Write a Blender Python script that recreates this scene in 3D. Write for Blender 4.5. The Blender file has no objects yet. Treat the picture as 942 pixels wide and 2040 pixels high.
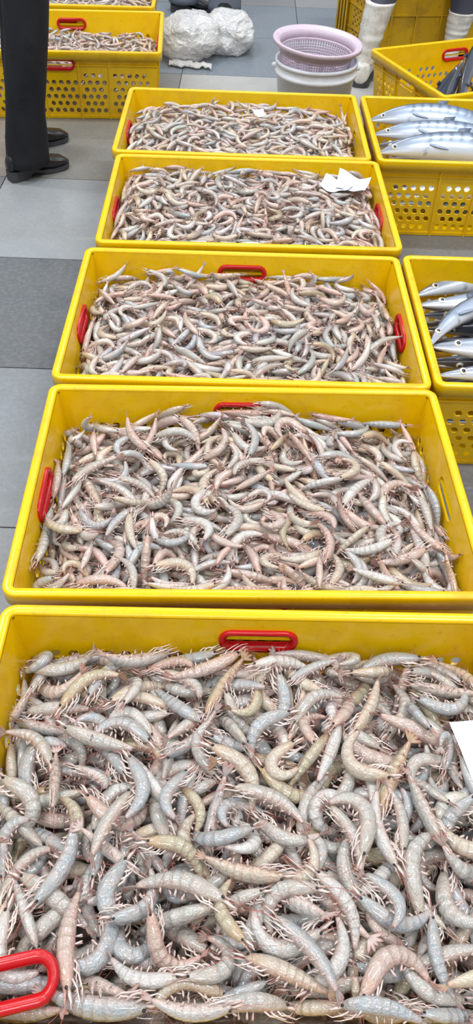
import bpy, bmesh, math, random
import numpy as np
from mathutils import Matrix, Vector

rng = np.random.default_rng(11)
random.seed(5)
SC = bpy.context.scene
COL = SC.collection
R = math.radians

# ------------------------------------------------------------------ camera
PITCH, ROLL, FPX, CAMZ = R(47.394), R(2.474), 1542.08, 1.4448
fw = np.array([0, math.cos(PITCH), -math.sin(PITCH)])
x0 = np.array([1.0, 0, 0]); u0 = np.cross(x0, fw)
CX = math.cos(ROLL) * x0 + math.sin(ROLL) * u0
CU = -math.sin(ROLL) * x0 + math.cos(ROLL) * u0
CC = np.array([0, 0, CAMZ])
cam = bpy.data.cameras.new('camera')
cam.sensor_fit = 'VERTICAL'; cam.sensor_height = 36; cam.sensor_width = 36
cam.lens = FPX / 2040 * 36
cam.clip_start = 0.02
co = bpy.data.objects.new('camera', cam); COL.objects.link(co)
co.matrix_world = Matrix(((CX[0], CU[0], -fw[0], CC[0]), (CX[1], CU[1], -fw[1], CC[1]),
                          (CX[2], CU[2], -fw[2], CC[2]), (0, 0, 0, 1)))
SC.camera = co

def at(px, py, z=0.0):
    d = fw + CX * (px - 471) / FPX - CU * (py - 1020) / FPX
    return CC + d * (z - CC[2]) / d[2]
def atY(px, py, Y):
    d = fw + CX * (px - 471) / FPX - CU * (py - 1020) / FPX
    return CC + d * Y / d[1]
def proj(P, C=CC):
    q = np.asarray(P) - C
    w = q @ fw
    return 471 + FPX * (q @ CX) / w, 1020 - FPX * (q @ CU) / w, w

# ------------------------------------------------------------------ helpers
def lin(c):
    c = np.asarray(c, float) / 255
    return np.where(c <= .04045, c / 12.92, ((c + .055) / 1.055) ** 2.4)

class MB:
    """collects polygons with a colour per vertex, then links ONE mesh object"""
    def __init__(s):
        s.V = []; s.F = []; s.C = []; s.M = []; s.n = 0
    def add(s, V, F, c=(1, 1, 1), mi=0):
        V = np.asarray(V, float).reshape(-1, 3); b = s.n
        s.V.append(V); c = np.asarray(c, float)
        s.C.append(np.tile(c, (len(V), 1)) if c.ndim == 1 else c)
        for f in F:
            s.F.append(tuple(i + b for i in f)); s.M.append(mi)
        s.n += len(V)
    def box(s, lo, hi, c=(1, 1, 1), mi=0):
        a, b = lo, hi
        V = [(a[0], a[1], a[2]), (b[0], a[1], a[2]), (b[0], b[1], a[2]), (a[0], b[1], a[2]),
             (a[0], a[1], b[2]), (b[0], a[1], b[2]), (b[0], b[1], b[2]), (a[0], b[1], b[2])]
        s.add(V, [(0, 3, 2, 1), (4, 5, 6, 7), (0, 1, 5, 4), (1, 2, 6, 5), (2, 3, 7, 6), (3, 0, 4, 7)], c, mi)
    def arrays(s):
        return np.vstack(s.V), s.F, np.vstack(s.C)
    def mesh(s, name, mats, smooth=True, xf=None):
        V, F, C = s.arrays()
        if xf is not None: V = V @ np.array(xf)[:3, :3].T + np.array(xf)[:3, 3]
        return mk_mesh(name, V, F, C, mats, smooth, s.M)
    def build(s, name, mats, parent=None, smooth=True, xf=None):
        return link(name, s.mesh(name, mats, smooth, xf), parent)

def mk_mesh(name, V, F, C, mats, smooth=True, M=None):
    me = bpy.data.meshes.new(name)
    me.from_pydata([tuple(v) for v in V], [], F)
    if not isinstance(mats, (list, tuple)): mats = [mats]
    for m in mats: me.materials.append(m)
    a = me.attributes.new('tone', 'FLOAT_COLOR', 'POINT')
    a.data.foreach_set('color', np.hstack([C, np.ones((len(C), 1))]).astype(np.float32).ravel())
    if smooth: me.polygons.foreach_set('use_smooth', [True] * len(F))
    if M is not None and len(mats) > 1: me.polygons.foreach_set('material_index', M)
    me.update()
    return me

def link(name, me, parent=None):
    o = bpy.data.objects.new(name, me); COL.objects.link(o)
    if parent is not None: o.parent = parent
    return o
def empty(name, loc=(0, 0, 0), rz=0.0):
    o = bpy.data.objects.new(name, None); COL.objects.link(o)
    o.location = loc; o.rotation_euler = (0, 0, rz); o.empty_display_size = .05
    return o
def tag(o, label=None, cat=None, group=None, kind=None):
    if label: o['label'] = label
    if cat: o['category'] = cat
    if group: o['group'] = group
    if kind: o['kind'] = kind
    return o
def copy_tree(o, parent=None):
    c = o.copy(); COL.objects.link(c)
    if parent is not None: c.parent = parent
    for ch in list(o.children): copy_tree(ch, c)
    return c

def tube(path, ra, rb, up=(0, 0, 1), n=6, cap=True, start_cap=True):
    """rings along path; ra = half size along the side vector, rb = along the up vector"""
    P = np.asarray(path, float); k = len(P)
    ra = np.broadcast_to(ra, k); rb = np.broadcast_to(rb, k)
    T = np.gradient(P, axis=0); T /= np.linalg.norm(T, axis=1)[:, None] + 1e-12
    up = np.asarray(up, float)
    S = np.cross(T, up); S /= np.linalg.norm(S, axis=1)[:, None] + 1e-9
    U = np.cross(S, T)
    th = np.arange(n) * 2 * math.pi / n
    V = (P[:, None, :] + S[:, None, :] * (ra[:, None] * np.cos(th))[:, :, None]
         + U[:, None, :] * (rb[:, None] * np.sin(th))[:, :, None]).reshape(-1, 3)
    F = []
    for i in range(k - 1):
        for j in range(n):
            a, b = i * n + j, i * n + (j + 1) % n
            F.append((a, b, b + n, a + n))
    if cap: F.append(tuple(range((k - 1) * n, k * n)))
    if start_cap: F.append(tuple(range(n - 1, -1, -1)))
    return V, F

def uvsphere(c, r, nu=8, nv=6):
    c = np.asarray(c, float); r = np.broadcast_to(r, 3)
    V = [c + r * (0, 0, 1)]
    for i in range(1, nv):
        a = math.pi * i / nv
        for j in range(nu):
            b = 2 * math.pi * j / nu
            V.append(c + r * (math.sin(a) * math.cos(b), math.sin(a) * math.sin(b), math.cos(a)))
    V.append(c - r * (0, 0, 1))
    F = [(0, 1 + j, 1 + (j + 1) % nu) for j in range(nu)]
    for i in range(nv - 2):
        for j in range(nu):
            a, b = 1 + i * nu + j, 1 + i * nu + (j + 1) % nu
            F.append((a, a + nu, b + nu, b))
    L = len(V) - 1; b0 = 1 + (nv - 2) * nu
    F += [(b0 + j, L, b0 + (j + 1) % nu) for j in range(nu)]
    return np.array(V), F

def lathe(prof, n=48):
    V = []; F = []; k = len(prof)
    for (r, z) in prof:
        for j in range(n):
            a = 2 * math.pi * j / n
            V.append((r * math.cos(a), r * math.sin(a), z))
    for i in range(k - 1):
        for j in range(n):
            a, b = i * n + j, i * n + (j + 1) % n
            F.append((a, b, b + n, a + n))
    return np.array(V), F

# ------------------------------------------------------------------ materials
def new_mat(name):
    m = bpy.data.materials.new(name); m.use_nodes = True
    nt = m.node_tree; b = nt.nodes['Principled BSDF']
    return m, nt, b
def N(nt, t, **kw):
    n = nt.nodes.new(t)
    for k, v in kw.items():
        if k in n.inputs: n.inputs[k].default_value = v
        else: setattr(n, k, v)
    return n
def mixc(nt, fac, a, b):
    n = nt.nodes.new('ShaderNodeMix'); n.data_type = 'RGBA'
    for s, v in ((n.inputs[0], fac), (n.inputs[6], a), (n.inputs[7], b)):
        if hasattr(v, 'is_linked') or isinstance(v, bpy.types.NodeSocket): nt.links.new(v, s)
        elif isinstance(v, (int, float)): s.default_value = v
        else: s.default_value = (*v, 1)
    return n.outputs[2]
def noise(nt, scale, detail=3, rough=.55, vec=None, lo=.4, hi=.65):
    n = N(nt, 'ShaderNodeTexNoise', Scale=scale, Detail=detail, Roughness=rough)
    if vec is not None: nt.links.new(vec, n.inputs['Vector'])
    r = N(nt, 'ShaderNodeMapRange'); r.inputs['From Min'].default_value = lo; r.inputs['From Max'].default_value = hi
    nt.links.new(n.outputs['Fac'], r.inputs['Value'])
    return r.outputs[0]
def bump(nt, b, h, strength, dist):
    n = N(nt, 'ShaderNodeBump', Strength=strength, Distance=dist)
    nt.links.new(h, n.inputs['Height']); nt.links.new(n.outputs[0], b.inputs['Normal'])
def mul(nt, a, k):
    n = N(nt, 'ShaderNodeMath', operation='MULTIPLY'); nt.links.new(a, n.inputs[0]); n.inputs[1].default_value = k
    return n.outputs[0]

def plastic(name, col, dirt, dirt_amt, rough, scale=9):
    m, nt, b = new_mat(name)
    tc = N(nt, 'ShaderNodeTexCoord').outputs['Object']
    d1 = noise(nt, scale, 5, .65, tc, .5, .75)
    d2 = noise(nt, scale * 9, 3, .6, tc, .6, .72)
    c = mixc(nt, mul(nt, d1, dirt_amt), lin(col), lin(dirt))
    c = mixc(nt, mul(nt, d2, dirt_amt * .9), c, lin(dirt))
    nt.links.new(c, b.inputs['Base Color'])
    r = N(nt, 'ShaderNodeMapRange'); r.inputs['To Min'].default_value = rough - .08; r.inputs['To Max'].default_value = rough + .18
    nt.links.new(d1, r.inputs['Value']); nt.links.new(r.outputs[0], b.inputs['Roughness'])
    bump(nt, b, noise(nt, 60, 3, .5, tc, .3, .7), .06, .002)
    return m
M_yel = plastic('yellow_plastic', (240, 194, 2), (186, 128, 14), .38, .3)
M_yel_shade = plastic('grimy_yellow_plastic', (200, 158, 14), (120, 86, 30), .6, .5, 6)  # crate yellow darkened: shade on the tipped crates put into the colour, plus dirt
M_red = plastic('red_plastic', (196, 14, 22), (120, 10, 20), .3, .3, 20)
M_mauve = plastic('mauve_plastic', (205, 188, 202), (165, 140, 150), .35, .4, 12)
M_white = plastic('white_bucket_plastic', (228, 232, 240), (180, 178, 170), .4, .4, 8)
M_boot = plastic('white_rubber', (226, 224, 218), (140, 122, 100), .8, .45, 11)
M_dark = plastic('black_cloth', (15, 15, 23), (22, 21, 31), .5, .85, 14)
M_shoe = plastic('black_leather', (34, 34, 38), (66, 58, 52), .5, .3, 16)
M_sole = plastic('shoe_sole', (62, 63, 68), (40, 40, 44), .5, .55, 16)
M_denim = plastic('grey_blue_cloth', (108, 116, 128), (80, 84, 92), .5, .85, 14)
M_navy = plastic('slate_cloth', (70, 72, 86), (52, 54, 66), .5, .85, 14)

def tone_mat(name, rough, coat=0.0, sss=0.0, spec=.5, speck=0.0, metal=0.0, bscale=0, bstr=0, unit=1.0):
    m, nt, b = new_mat(name)
    a = N(nt, 'ShaderNodeAttribute', attribute_name='tone')
    c = a.outputs['Color']
    tc = N(nt, 'ShaderNodeTexCoord').outputs['Object']
    if speck:
        s = noise(nt, 420 / unit, 3, .7, tc, .48, .72)
        c = mixc(nt, mul(nt, s, speck), c, lin((100, 96, 98)))
        s2 = noise(nt, 70 / unit, 3, .6, tc, .4, .75)
        c = mixc(nt, mul(nt, s2, .42), c, lin((196, 164, 142)))
        s3 = noise(nt, 110 / unit, 3, .6, tc, .5, .8)
        c = mixc(nt, mul(nt, s3, .26), c, lin((128, 132, 134)))
    nt.links.new(c, b.inputs['Base Color'])
    b.inputs['Roughness'].default_value = rough
    b.inputs['Coat Weight'].default_value = coat; b.inputs['Coat Roughness'].default_value = .07
    b.inputs['Specular IOR Level'].default_value = spec
    b.inputs['Metallic'].default_value = metal
    if sss:
        b.inputs['Subsurface Weight'].default_value = sss
        b.inputs['Subsurface Radius'].default_value = (1.0, .75, .6)
        b.inputs['Subsurface Scale'].default_value = .004
    if bscale: bump(nt, b, noise(nt, bscale / unit, 3, .6, tc, .3, .7), bstr, .001 * unit)
    return m
M_shr = tone_mat('shrimp_shell', .24, 1.0, 0, .55, .34, 0, 170, .55)
M_shr_u = tone_mat('large_shrimp_shell', .18, 1.0, 0, .65, .26, 0, 210, .34, 9.0)
M_leg = tone_mat('shrimp_limb', .4, .2)
M_eye = tone_mat('black_eye', .15, .5)
M_fish = tone_mat('fish_skin', .3, .6, 0, .6, 0, .25, 240, .12)
M_fin = tone_mat('fish_fin', .4, .2)

def paper_mat():
    m, nt, b = new_mat('damp_paper')
    tc = N(nt, 'ShaderNodeTexCoord').outputs['Object']
    c = mixc(nt, noise(nt, 30, 3, .6, tc, .5, .7), lin((238, 240, 250)), lin((208, 212, 230)))
    nt.links.new(c, b.inputs['Base Color']); b.inputs['Roughness'].default_value = .6
    return m
M_paper = paper_mat()
def bag_mat():
    m, nt, b = new_mat('crumpled_plastic_film')
    tc = N(nt, 'ShaderNodeTexCoord').outputs['Object']
    c = mixc(nt, noise(nt, 9, 4, .6, tc, .5, .72), lin((250, 250, 250)), lin((226, 222, 214)))
    nt.links.new(c, b.inputs['Base Color']); b.inputs['Roughness'].default_value = .22
    b.inputs['Transmission Weight'].default_value = .45
    b.inputs['IOR'].default_value = 1.08
    b.inputs['Coat Weight'].default_value = .8; b.inputs['Coat Roughness'].default_value = .1
    vo = N(nt, 'ShaderNodeTexVoronoi', Scale=17.0); wn = N(nt, 'ShaderNodeTexNoise', Scale=7.0, Detail=4.0)
    va = N(nt, 'ShaderNodeVectorMath', operation='ADD'); nt.links.new(tc, va.inputs[0]); nt.links.new(wn.outputs['Color'], va.inputs[1])
    nt.links.new(tc, wn.inputs['Vector']); nt.links.new(va.outputs[0], vo.inputs['Vector'])
    bump(nt, b, vo.outputs['Distance'], .45, .014)
    return m
M_bag = bag_mat()

def floor_mats():
    m, nt, b = new_mat('stone_tile')
    a = N(nt, 'ShaderNodeAttribute', attribute_name='tone').outputs['Color']
    tc = N(nt, 'ShaderNodeTexCoord').outputs['Object']
    c = mixc(nt, mul(nt, noise(nt, 3.2, 6, .7, tc, .4, .75), .34), a, lin((112, 108, 104)))
    c = mixc(nt, mul(nt, noise(nt, 60, 4, .7, tc, .45, .75), .16), c, lin((186, 190, 194)))
    c = mixc(nt, mul(nt, noise(nt, 190, 2, .6, tc, .58, .7), .35), c, lin((70, 72, 74)))
    nt.links.new(c, b.inputs['Base Color'])
    r = N(nt, 'ShaderNodeMapRange'); r.inputs['To Min'].default_value = .14; r.inputs['To Max'].default_value = .5
    nt.links.new(noise(nt, 2.4, 4, .6, tc, .35, .65), r.inputs['Value'])
    nt.links.new(r.outputs[0], b.inputs['Roughness'])
    bump(nt, b, noise(nt, 14, 4, .6, tc, .3, .7), .12, .004)
    g, nt2, b2 = new_mat('grout')
    b2.inputs['Base Color'].default_value = (*lin((66, 64, 60)), 1); b2.inputs['Roughness'].default_value = .6
    return m, g
M_tile, M_grout = floor_mats()

# ------------------------------------------------------------------ light
w = bpy.data.worlds.new('world'); SC.world = w; w.use_nodes = True
nt = w.node_tree; bg = nt.nodes['Background']
tcw = N(nt, 'ShaderNodeTexCoord'); sp = N(nt, 'ShaderNodeSeparateXYZ')
nt.links.new(tcw.outputs['Generated'], sp.inputs[0])
rp = N(nt, 'ShaderNodeValToRGB'); e = rp.color_ramp.elements
e[0].position = 0.0; e[0].color = (.34, .38, .43, 1)
e[1].position = .75; e[1].color = (.92, .96, 1.0, 1)
nt.links.new(sp.outputs['Z'], rp.inputs[0]); nt.links.new(rp.outputs[0], bg.inputs['Color'])
bg.inputs['Strength'].default_value = .72
for i, (x, y) in enumerate([(-2.0, 1.0), (1.6, 1.0), (-2.0, 3.6), (1.6, 3.6), (-.2, 6.4), (-.2, -1.6)]):
    l = bpy.data.lights.new('ceiling_lamp', 'AREA'); l.shape = 'RECTANGLE'; l.size = 1.4; l.size_y = .14
    l.energy = 68; l.color = (.96, .98, 1.0)
    o = bpy.data.objects.new('ceiling_lamp', l); COL.objects.link(o); o.location = (x, y, 4.2)
SC.cycles.max_bounces = 6; SC.cycles.diffuse_bounces = 3; SC.cycles.glossy_bounces = 3
vs = SC.view_settings
SC.display_settings.display_device = 'sRGB'
vs.view_transform = 'Standard'; vs.look = 'None'; vs.gamma = 1; vs.use_curve_mapping = False; vs.exposure = 0.0

# ------------------------------------------------------------------ floor
T = .638; XJ = -.978; YJ = 1.25
TC = {(-1, 0): (118, 122, 126), (-1, 1): (122, 125, 128), (-1, 2): (136, 139, 142), (-1, 3): (132, 132, 130)}
mb = MB()
mb.box((-6, -4, -.06), (6, 9, -.004), (1, 1, 1), 1)
for i in range(-7, 9):
    for j in range(-7, 11):
        xa, ya = XJ + i * T, YJ + j * T
        v = 128 + rng.uniform(-14, 14)
        c = (v, v + 2, v + 4)
        if i == 0: c = {-1: (132, 136, 140), 0: (128, 133, 138), 1: (96, 100, 104), 2: (146, 150, 153), 3: (128, 127, 123), 4: (132, 134, 134), 5: (150, 152, 152)}.get(j, c)
        if i == -1: c = {0: (110, 114, 120), 1: (104, 109, 114), 2: (112, 116, 122), 3: (140, 132, 126)}.get(j, c)
        if j == 4 and i > 0: c = (172, 172, 170)
        if j in (5, 6): c = (116, 126, 136)
        g = .0022
        mb.box((xa + g, ya + g, -.006), (xa + T - g, ya + T - g, 0), lin(c), 0)
fl = mb.build('floor', [M_tile, M_grout], smooth=False); fl['kind'] = 'structure'
fl.rotation_euler = (0, 0, R(.6))

# ------------------------------------------------------------------ crates
W2, D2, H = .458, .3093, .2948
def half_in(z, a):     # inner half size of a wall at height z; a = outer half of the rim
    return a - .020 - .030 * (1 - z / H)
def half_out(z, a):
    return half_in(z, a) + .005

def wall_cells(hl, ribs):
    """flat layout (u, v) of one wall: polygons with hexagonal holes and a hand slot"""
    P = []; polys = []; holes = []
    def pt(u, v): P.append((u, v)); return len(P) - 1
    def rect(a, b, c, d):
        polys.append((pt(a, c), pt(b, c), pt(b, d), pt(a, d)))
    pv, pu, hr = .0305, .0335, .0116
    vb = .022
    rect(-hl, hl, 0, vb)
    for r in range(6):
        v0, v1 = vb + r * pv, vb + (r + 1) * pv
        off = pu / 2 if r % 2 else 0
        us = [u for u in np.arange(-14, 15) * pu + off if abs(u) < hl - .028
              and all(abs(u - q) > .0135 for q in ribs) and not (r == 5 and abs(u) < .085)]
        cur = -hl
        for k, u in enumerate(us):
            a, b = u - pu / 2, u + pu / 2
            if a - cur > 1e-4: rect(cur, a, v0, v1)
            a = max(a, cur); vm = (v0 + v1) / 2
            A, B, C_, D_ = pt(a, v0), pt(b, v0), pt(b, v1), pt(a, v1)
            hx = [pt(u + hr * math.cos(t * math.pi / 3), vm + hr * math.sin(t * math.pi / 3)) for t in range(6)]
            polys.append((D_, hx[2], hx[1], C_)); polys.append((A, B, hx[5], hx[4]))
            polys.append((B, C_, hx[1], hx[0], hx[5])); polys.append((A, hx[4], hx[3], hx[2], D_))
            holes.append(hx); cur = b
        if hl - cur > 1e-4: rect(cur, hl, v0, v1)
    v0 = vb + 6 * pv                                   # .205
    v1 = H - .006
    # hand slot straddles rows: put it in the plain band above the holes
    s0, s1 = v0 + .014, v0 + .054
    rect(-hl, -.09, v0, v1); rect(.09, hl, v0, v1)
    A, B, C_, D_ = pt(-.09, v0), pt(.09, v0), pt(.09, v1), pt(-.09, v1)
    sl = [pt(u, v) for (u, v) in slot_pts(.048, (s0 + s1) / 2, .0165, 6)]
    n = len(sl); h = n // 2
    # slot_pts runs from bottom right, round the right end, then the left end
    polys.append((A, B, sl[0], sl[n - 1]))
    polys.append(tuple([B, C_] + [sl[i] for i in range(h - 1, -1, -1)]))
    polys.append((C_, D_, sl[h], sl[h - 1]))
    polys.append(tuple([D_, A] + [sl[i] for i in range(n - 1, h - 1, -1)]))
    holes.append(sl)
    return P, polys, holes
def slot_pts(hx, cv, r, k):
    out = []
    for i in range(k + 1):
        a = -math.pi / 2 + math.pi * i / k; out.append((hx + r * math.cos(a), cv + r * math.sin(a)))
    for i in range(k + 1):
        a = math.pi / 2 + math.pi * i / k; out.append((-hx + r * math.cos(a), cv + r * math.sin(a)))
    return out
SLOT_V = .022 + 6 * .0305 + .034

def round_rect(hx, hy, r, k=5):
    out = []
    for (sx, sy, a0) in ((1, -1, -90), (1, 1, 0), (-1, 1, 90), (-1, -1, 180)):
        for i in range(k + 1):
            a = R(a0 + 90 * i / k)
            out.append((sx * (hx - r) + r * math.cos(a), sy * (hy - r) + r * math.sin(a)))
    return out
def loop_sweep(mb, profs, hx, hy, r, c=(1, 1, 1)):
    """profs: list of (inset, z): closed profile swept round a rounded rectangle"""
    V = []; n = None
    for (ins, z) in profs:
        q = round_rect(hx - ins, hy - ins, max(r - ins, .004)); n = len(q)
        V += [(x, y, z) for x, y in q]
    F = []; k = len(profs)
    for i in range(k):
        for j in range(n):
            a, b = i * n + j, i * n + (j + 1) % n
            i2 = (i + 1) % k
            F.append((a, b, i2 * n + (j + 1) % n, i2 * n + j))
    mb.add(V, [tuple(reversed(f)) for f in F], c)

def crate_body():
    mb = MB()
    for side in range(4):
        long = side % 2 == 0
        a_len, a_nor = (W2, D2) if long else (D2, W2)
        hl = half_out(H, a_len)
        ribs = (-.225, -.085, .085, .225) if long else (-.2, -.085, .085, .2)
        P, polys, holes = wall_cells(hl, ribs)
        ca, sa = (math.cos(side * math.pi / 2), math.sin(side * math.pi / 2))
        def put(u, z, nrm):       # wall frame: along u, outward normal -y, then turned
            x, y = u, -nrm
            return (x * ca - y * sa, x * sa + y * ca, z)
        Vo = [put(u / hl * half_out(v, a_len), v, half_out(v, a_nor)) for u, v in P]
        Vi = [put(u / hl * half_in(v, a_len), v, half_in(v, a_nor)) for u, v in P]
        n = len(P)
        F = [f for f in polys] + [tuple(n + i for i in reversed(f)) for f in polys]
        for hl_ in holes:
            k = len(hl_)
            for i in range(k):
                a, b = hl_[i], hl_[(i + 1) % k]
                F.append((b, a, n + a, n + b))
        mb.add(Vo + Vi, F)
        # vertical ribs outside
        for u in ribs:
            V = []
            for z in (0, H - .034):
                for du, dn in ((-.0028, -.001), (.0028, -.001), (.0028, .0075), (-.0028, .0075)):
                    V.append(put(u * half_out(z, a_len) / hl + du, z, half_out(z, a_nor) + dn))
            mb.add(V, [(0, 3, 2, 1), (4, 5, 6, 7), (0, 1, 5, 4), (1, 2, 6, 5), (2, 3, 7, 6), (3, 0, 4, 7)])
        # horizontal ledge rib under the rim and at the foot
        for z, th, dd in ((H - .062, .004, .006), (.002, .012, .004)):
            V = []
            for zz in (z, z + th):
                for s_, dn in ((-1, -.001), (1, -.001), (1, dd), (-1, dd)):
                    V.append(put(s_ * (half_out(zz, a_len) + .004), zz, half_out(zz, a_nor) + dn))
            mb.add(V, [(0, 3, 2, 1), (4, 5, 6, 7), (0, 1, 5, 4), (1, 2, 6, 5), (2, 3, 7, 6), (3, 0, 4, 7)])
    bx, by = half_out(0, W2), half_out(0, D2)
    mb.box((-bx, -by, .010), (bx, by, .015))
    for x in np.linspace(-bx + .003, bx - .003, 7): mb.box((x - .004, -by, 0), (x + .004, by, .0105))
    for y in np.linspace(-by + .003, by - .003, 4): mb.box((-bx, y - .004, 0), (bx, y + .004, .0105))
    return mb
def crate_rim():
    mb = MB()
    loop_sweep(mb, [(.0205, H - .012), (.0195, H - .003), (.0165, H), (.004, H), (.001, H - .0015), (0, H - .005),
                    (0, H - .034), (.003, H - .034), (.0035, H - .010), (.014, H - .008)], W2, D2, .028)
    return mb
def handle_mb(thick=.008):
    """red grip lining one hand slot, lying in the u-v plane, thick along n"""
    mb = MB(); V = []; F = []
    prof = [(.0165, -.009), (.0235, -.0095), (.0245, -.006), (.0245, .006), (.0235, .0095), (.0165, .009), (.0115, .005), (.0115, -.005)]
    k = len(prof); n = None
    for (r, nn) in prof:
        q = slot_pts(.048, 0, r, 8); n = len(q)
        for (u, v) in q:
            vv = v + (.003 * math.cos(u / .048 * math.pi) if v < 0 else 0)
            V.append((u, nn, vv))
    for i in range(k):
        for j in range(n):
            i2 = (i + 1) % k; j2 = (j + 1) % n
            F.append((i * n + j, i * n + j2, i2 * n + j2, i2 * n + j))
    mb.add(V, F)
    return mb
ME_body = crate_body().mesh('crate_body', M_yel, smooth=False)
ME_rim = crate_rim().mesh('crate_rim', M_yel)
ME_body_o = crate_body().mesh('crate_body_grimy', M_yel_shade, smooth=False)
ME_rim_o = crate_rim().mesh('crate_rim_grimy', M_yel_shade)
ME_hand = handle_mb().mesh('crate_handle', M_red)
tl = math.atan2(.030, H)
def make_crate(loc, rz, label, group, handles='FRBL', shaded=False, scale=(1, 1, 1)):
    t = empty('fish_crate', loc, rz); tag(t, label, 'crate', group); t.scale = scale
    link('basket', ME_body_o if shaded else ME_body, t)
    link('rim', ME_rim_o if shaded else ME_rim, t)
    for s_, k in zip('FRBL', range(4)):
        if s_ in handles:
            h = link('handle', ME_hand, t); tag(h, 'red plastic handle grip')
            an = (D2 if k % 2 == 0 else W2)
            nrm = half_in(SLOT_V, an) + .0025
            a = k * math.pi / 2
            h.matrix_basis = Matrix.Rotation(a, 4, 'Z') @ Matrix.Translation((0, -nrm, SLOT_V)) @ Matrix.Rotation(tl, 4, 'X')
    return t
GC = 'yellow crates in the middle row'
CR = {}
for key, x, y, a, hs, lab in [
    ('C1', .058, .485, 1.62, 'B', 'nearest yellow plastic crate, heaped with the largest shrimp, red handle at back'),
    ('C2', .019, 1.156, 2.54, 'FBL', 'second yellow shrimp crate from the front, bare hand slot on its right wall'),
    ('C3', -.007, 1.785, 1.40, 'FRBL', 'third yellow shrimp crate from the front, the middle one of the row'),
    ('C4', -.005, 2.435, 1.80, 'FRBL', 'fourth yellow shrimp crate from the front, with a large white paper on top'),
    ('C5', -.042, 3.064, 1.21, 'FRBL', 'farthest yellow crate of the middle row, in front of the white bucket')]:
    hs = {'C5': 'L', 'C4': 'RL'}.get(key, hs)
    CR[key] = make_crate((x, y, 0), R(a), lab, GC, hs, False, (1, 1.055, 1.055) if key == 'C1' else (1, 1, 1))
GF = 'yellow crates of fish on the right'
CR['F1'] = make_crate((.893, 3.083, 0), R(1.58), 'yellow crate of barred silver fish right of the farthest shrimp crate', GF, 'RL')
CR['F2'] = make_crate((.918, 1.816, 0), R(1.16), 'yellow crate of long-snouted fish right of the third shrimp crate', GF, 'RL')
v = np.array([.911, .412]); p = np.array([-v[1], v[0]])
c3 = np.array([.515, 3.945]) + v * W2 - p * D2
CR['F3'] = make_crate((c3[0], c3[1] + .015, 0), R(24.3), 'turned yellow crate of dark slender fish behind the barred fish crate', GF, 'FRB')
GL = 'yellow crates of shrimp on the left'
CR['L'] = make_crate((-.896, 4.052, 0), R(4.28), 'tall-sided yellow crate of shrimp behind the dark trousers', GL, 'FRBL')
CR['L2'] = make_crate((-.99, 4.735, 0), R(3.0), 'yellow crate of shrimp cut off by the top left edge', GL, 'FRBL')
# empty crates lying on their sides, pushed into each other
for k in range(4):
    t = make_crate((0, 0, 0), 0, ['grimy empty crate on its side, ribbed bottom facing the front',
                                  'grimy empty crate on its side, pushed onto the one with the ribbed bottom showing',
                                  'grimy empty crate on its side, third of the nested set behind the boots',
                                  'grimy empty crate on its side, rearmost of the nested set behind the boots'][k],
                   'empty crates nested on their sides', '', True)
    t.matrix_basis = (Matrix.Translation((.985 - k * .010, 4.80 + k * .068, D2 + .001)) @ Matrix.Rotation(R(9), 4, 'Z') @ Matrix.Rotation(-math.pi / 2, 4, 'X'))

# loose red grip lying on the shrimp at the near left (placed after the heap is known)

# ------------------------------------------------------------------ shrimp
SEG = [.39, .495, .595, .69, .78, .865, .97]
def spine(curl, t):
    """points and dorsal vectors along the body; lies in the XY plane, head to +x, belly to -y"""
    tt = np.linspace(0, 1.0, 201)
    s = np.clip((tt - .32) / .64, 0, 1)
    ph = R(curl) * (s * s * (3 - 2 * s) * .55 + s * .45) + R(6) * np.sin(tt * 3.1)
    dx, dy = -np.cos(ph), -np.sin(ph)
    X = np.concatenate([[0], np.cumsum((dx[1:] + dx[:-1]) / 2)]) / 200
    Y = np.concatenate([[0], np.cumsum((dy[1:] + dy[:-1]) / 2)]) / 200
    f = lambda q: np.interp(t, tt, q)
    return np.stack([f(X), f(Y), 0 * t], 1), np.stack([-f(np.sin(ph)), f(np.cos(ph)), 0 * t], 1), np.stack([f(dx), f(dy), 0 * t], 1)
DEP = ([0, .02, .05, .10, .17, .25, .33, .42, .5, .6, .7, .8, .9, 1.0],
       [.010, .034, .055, .074, .092, .104, .111, .114, .114, .108, .096, .078, .059, .030])
PAL = {  # main, flank warm, head
    'grey': ((176, 177, 172), (188, 177, 167), (178, 164, 148)),
    'blue-grey': ((162, 171, 176), (178, 177, 174), (160, 160, 156)),
    'cream': ((194, 185, 168), (198, 178, 157), (192, 162, 130)),
    'pinkish': ((192, 174, 164), (200, 168, 156), (196, 152, 132)),
    'tan': ((178, 172, 146), (186, 166, 134), (182, 142, 92)),
    'pale': ((200, 201, 198), (202, 192, 184), (194, 180, 168))}
PN = list(PAL)
def mixn(a, b, f):
    f = np.asarray(f)[..., None]; return a * (1 - f) + b * f

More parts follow.
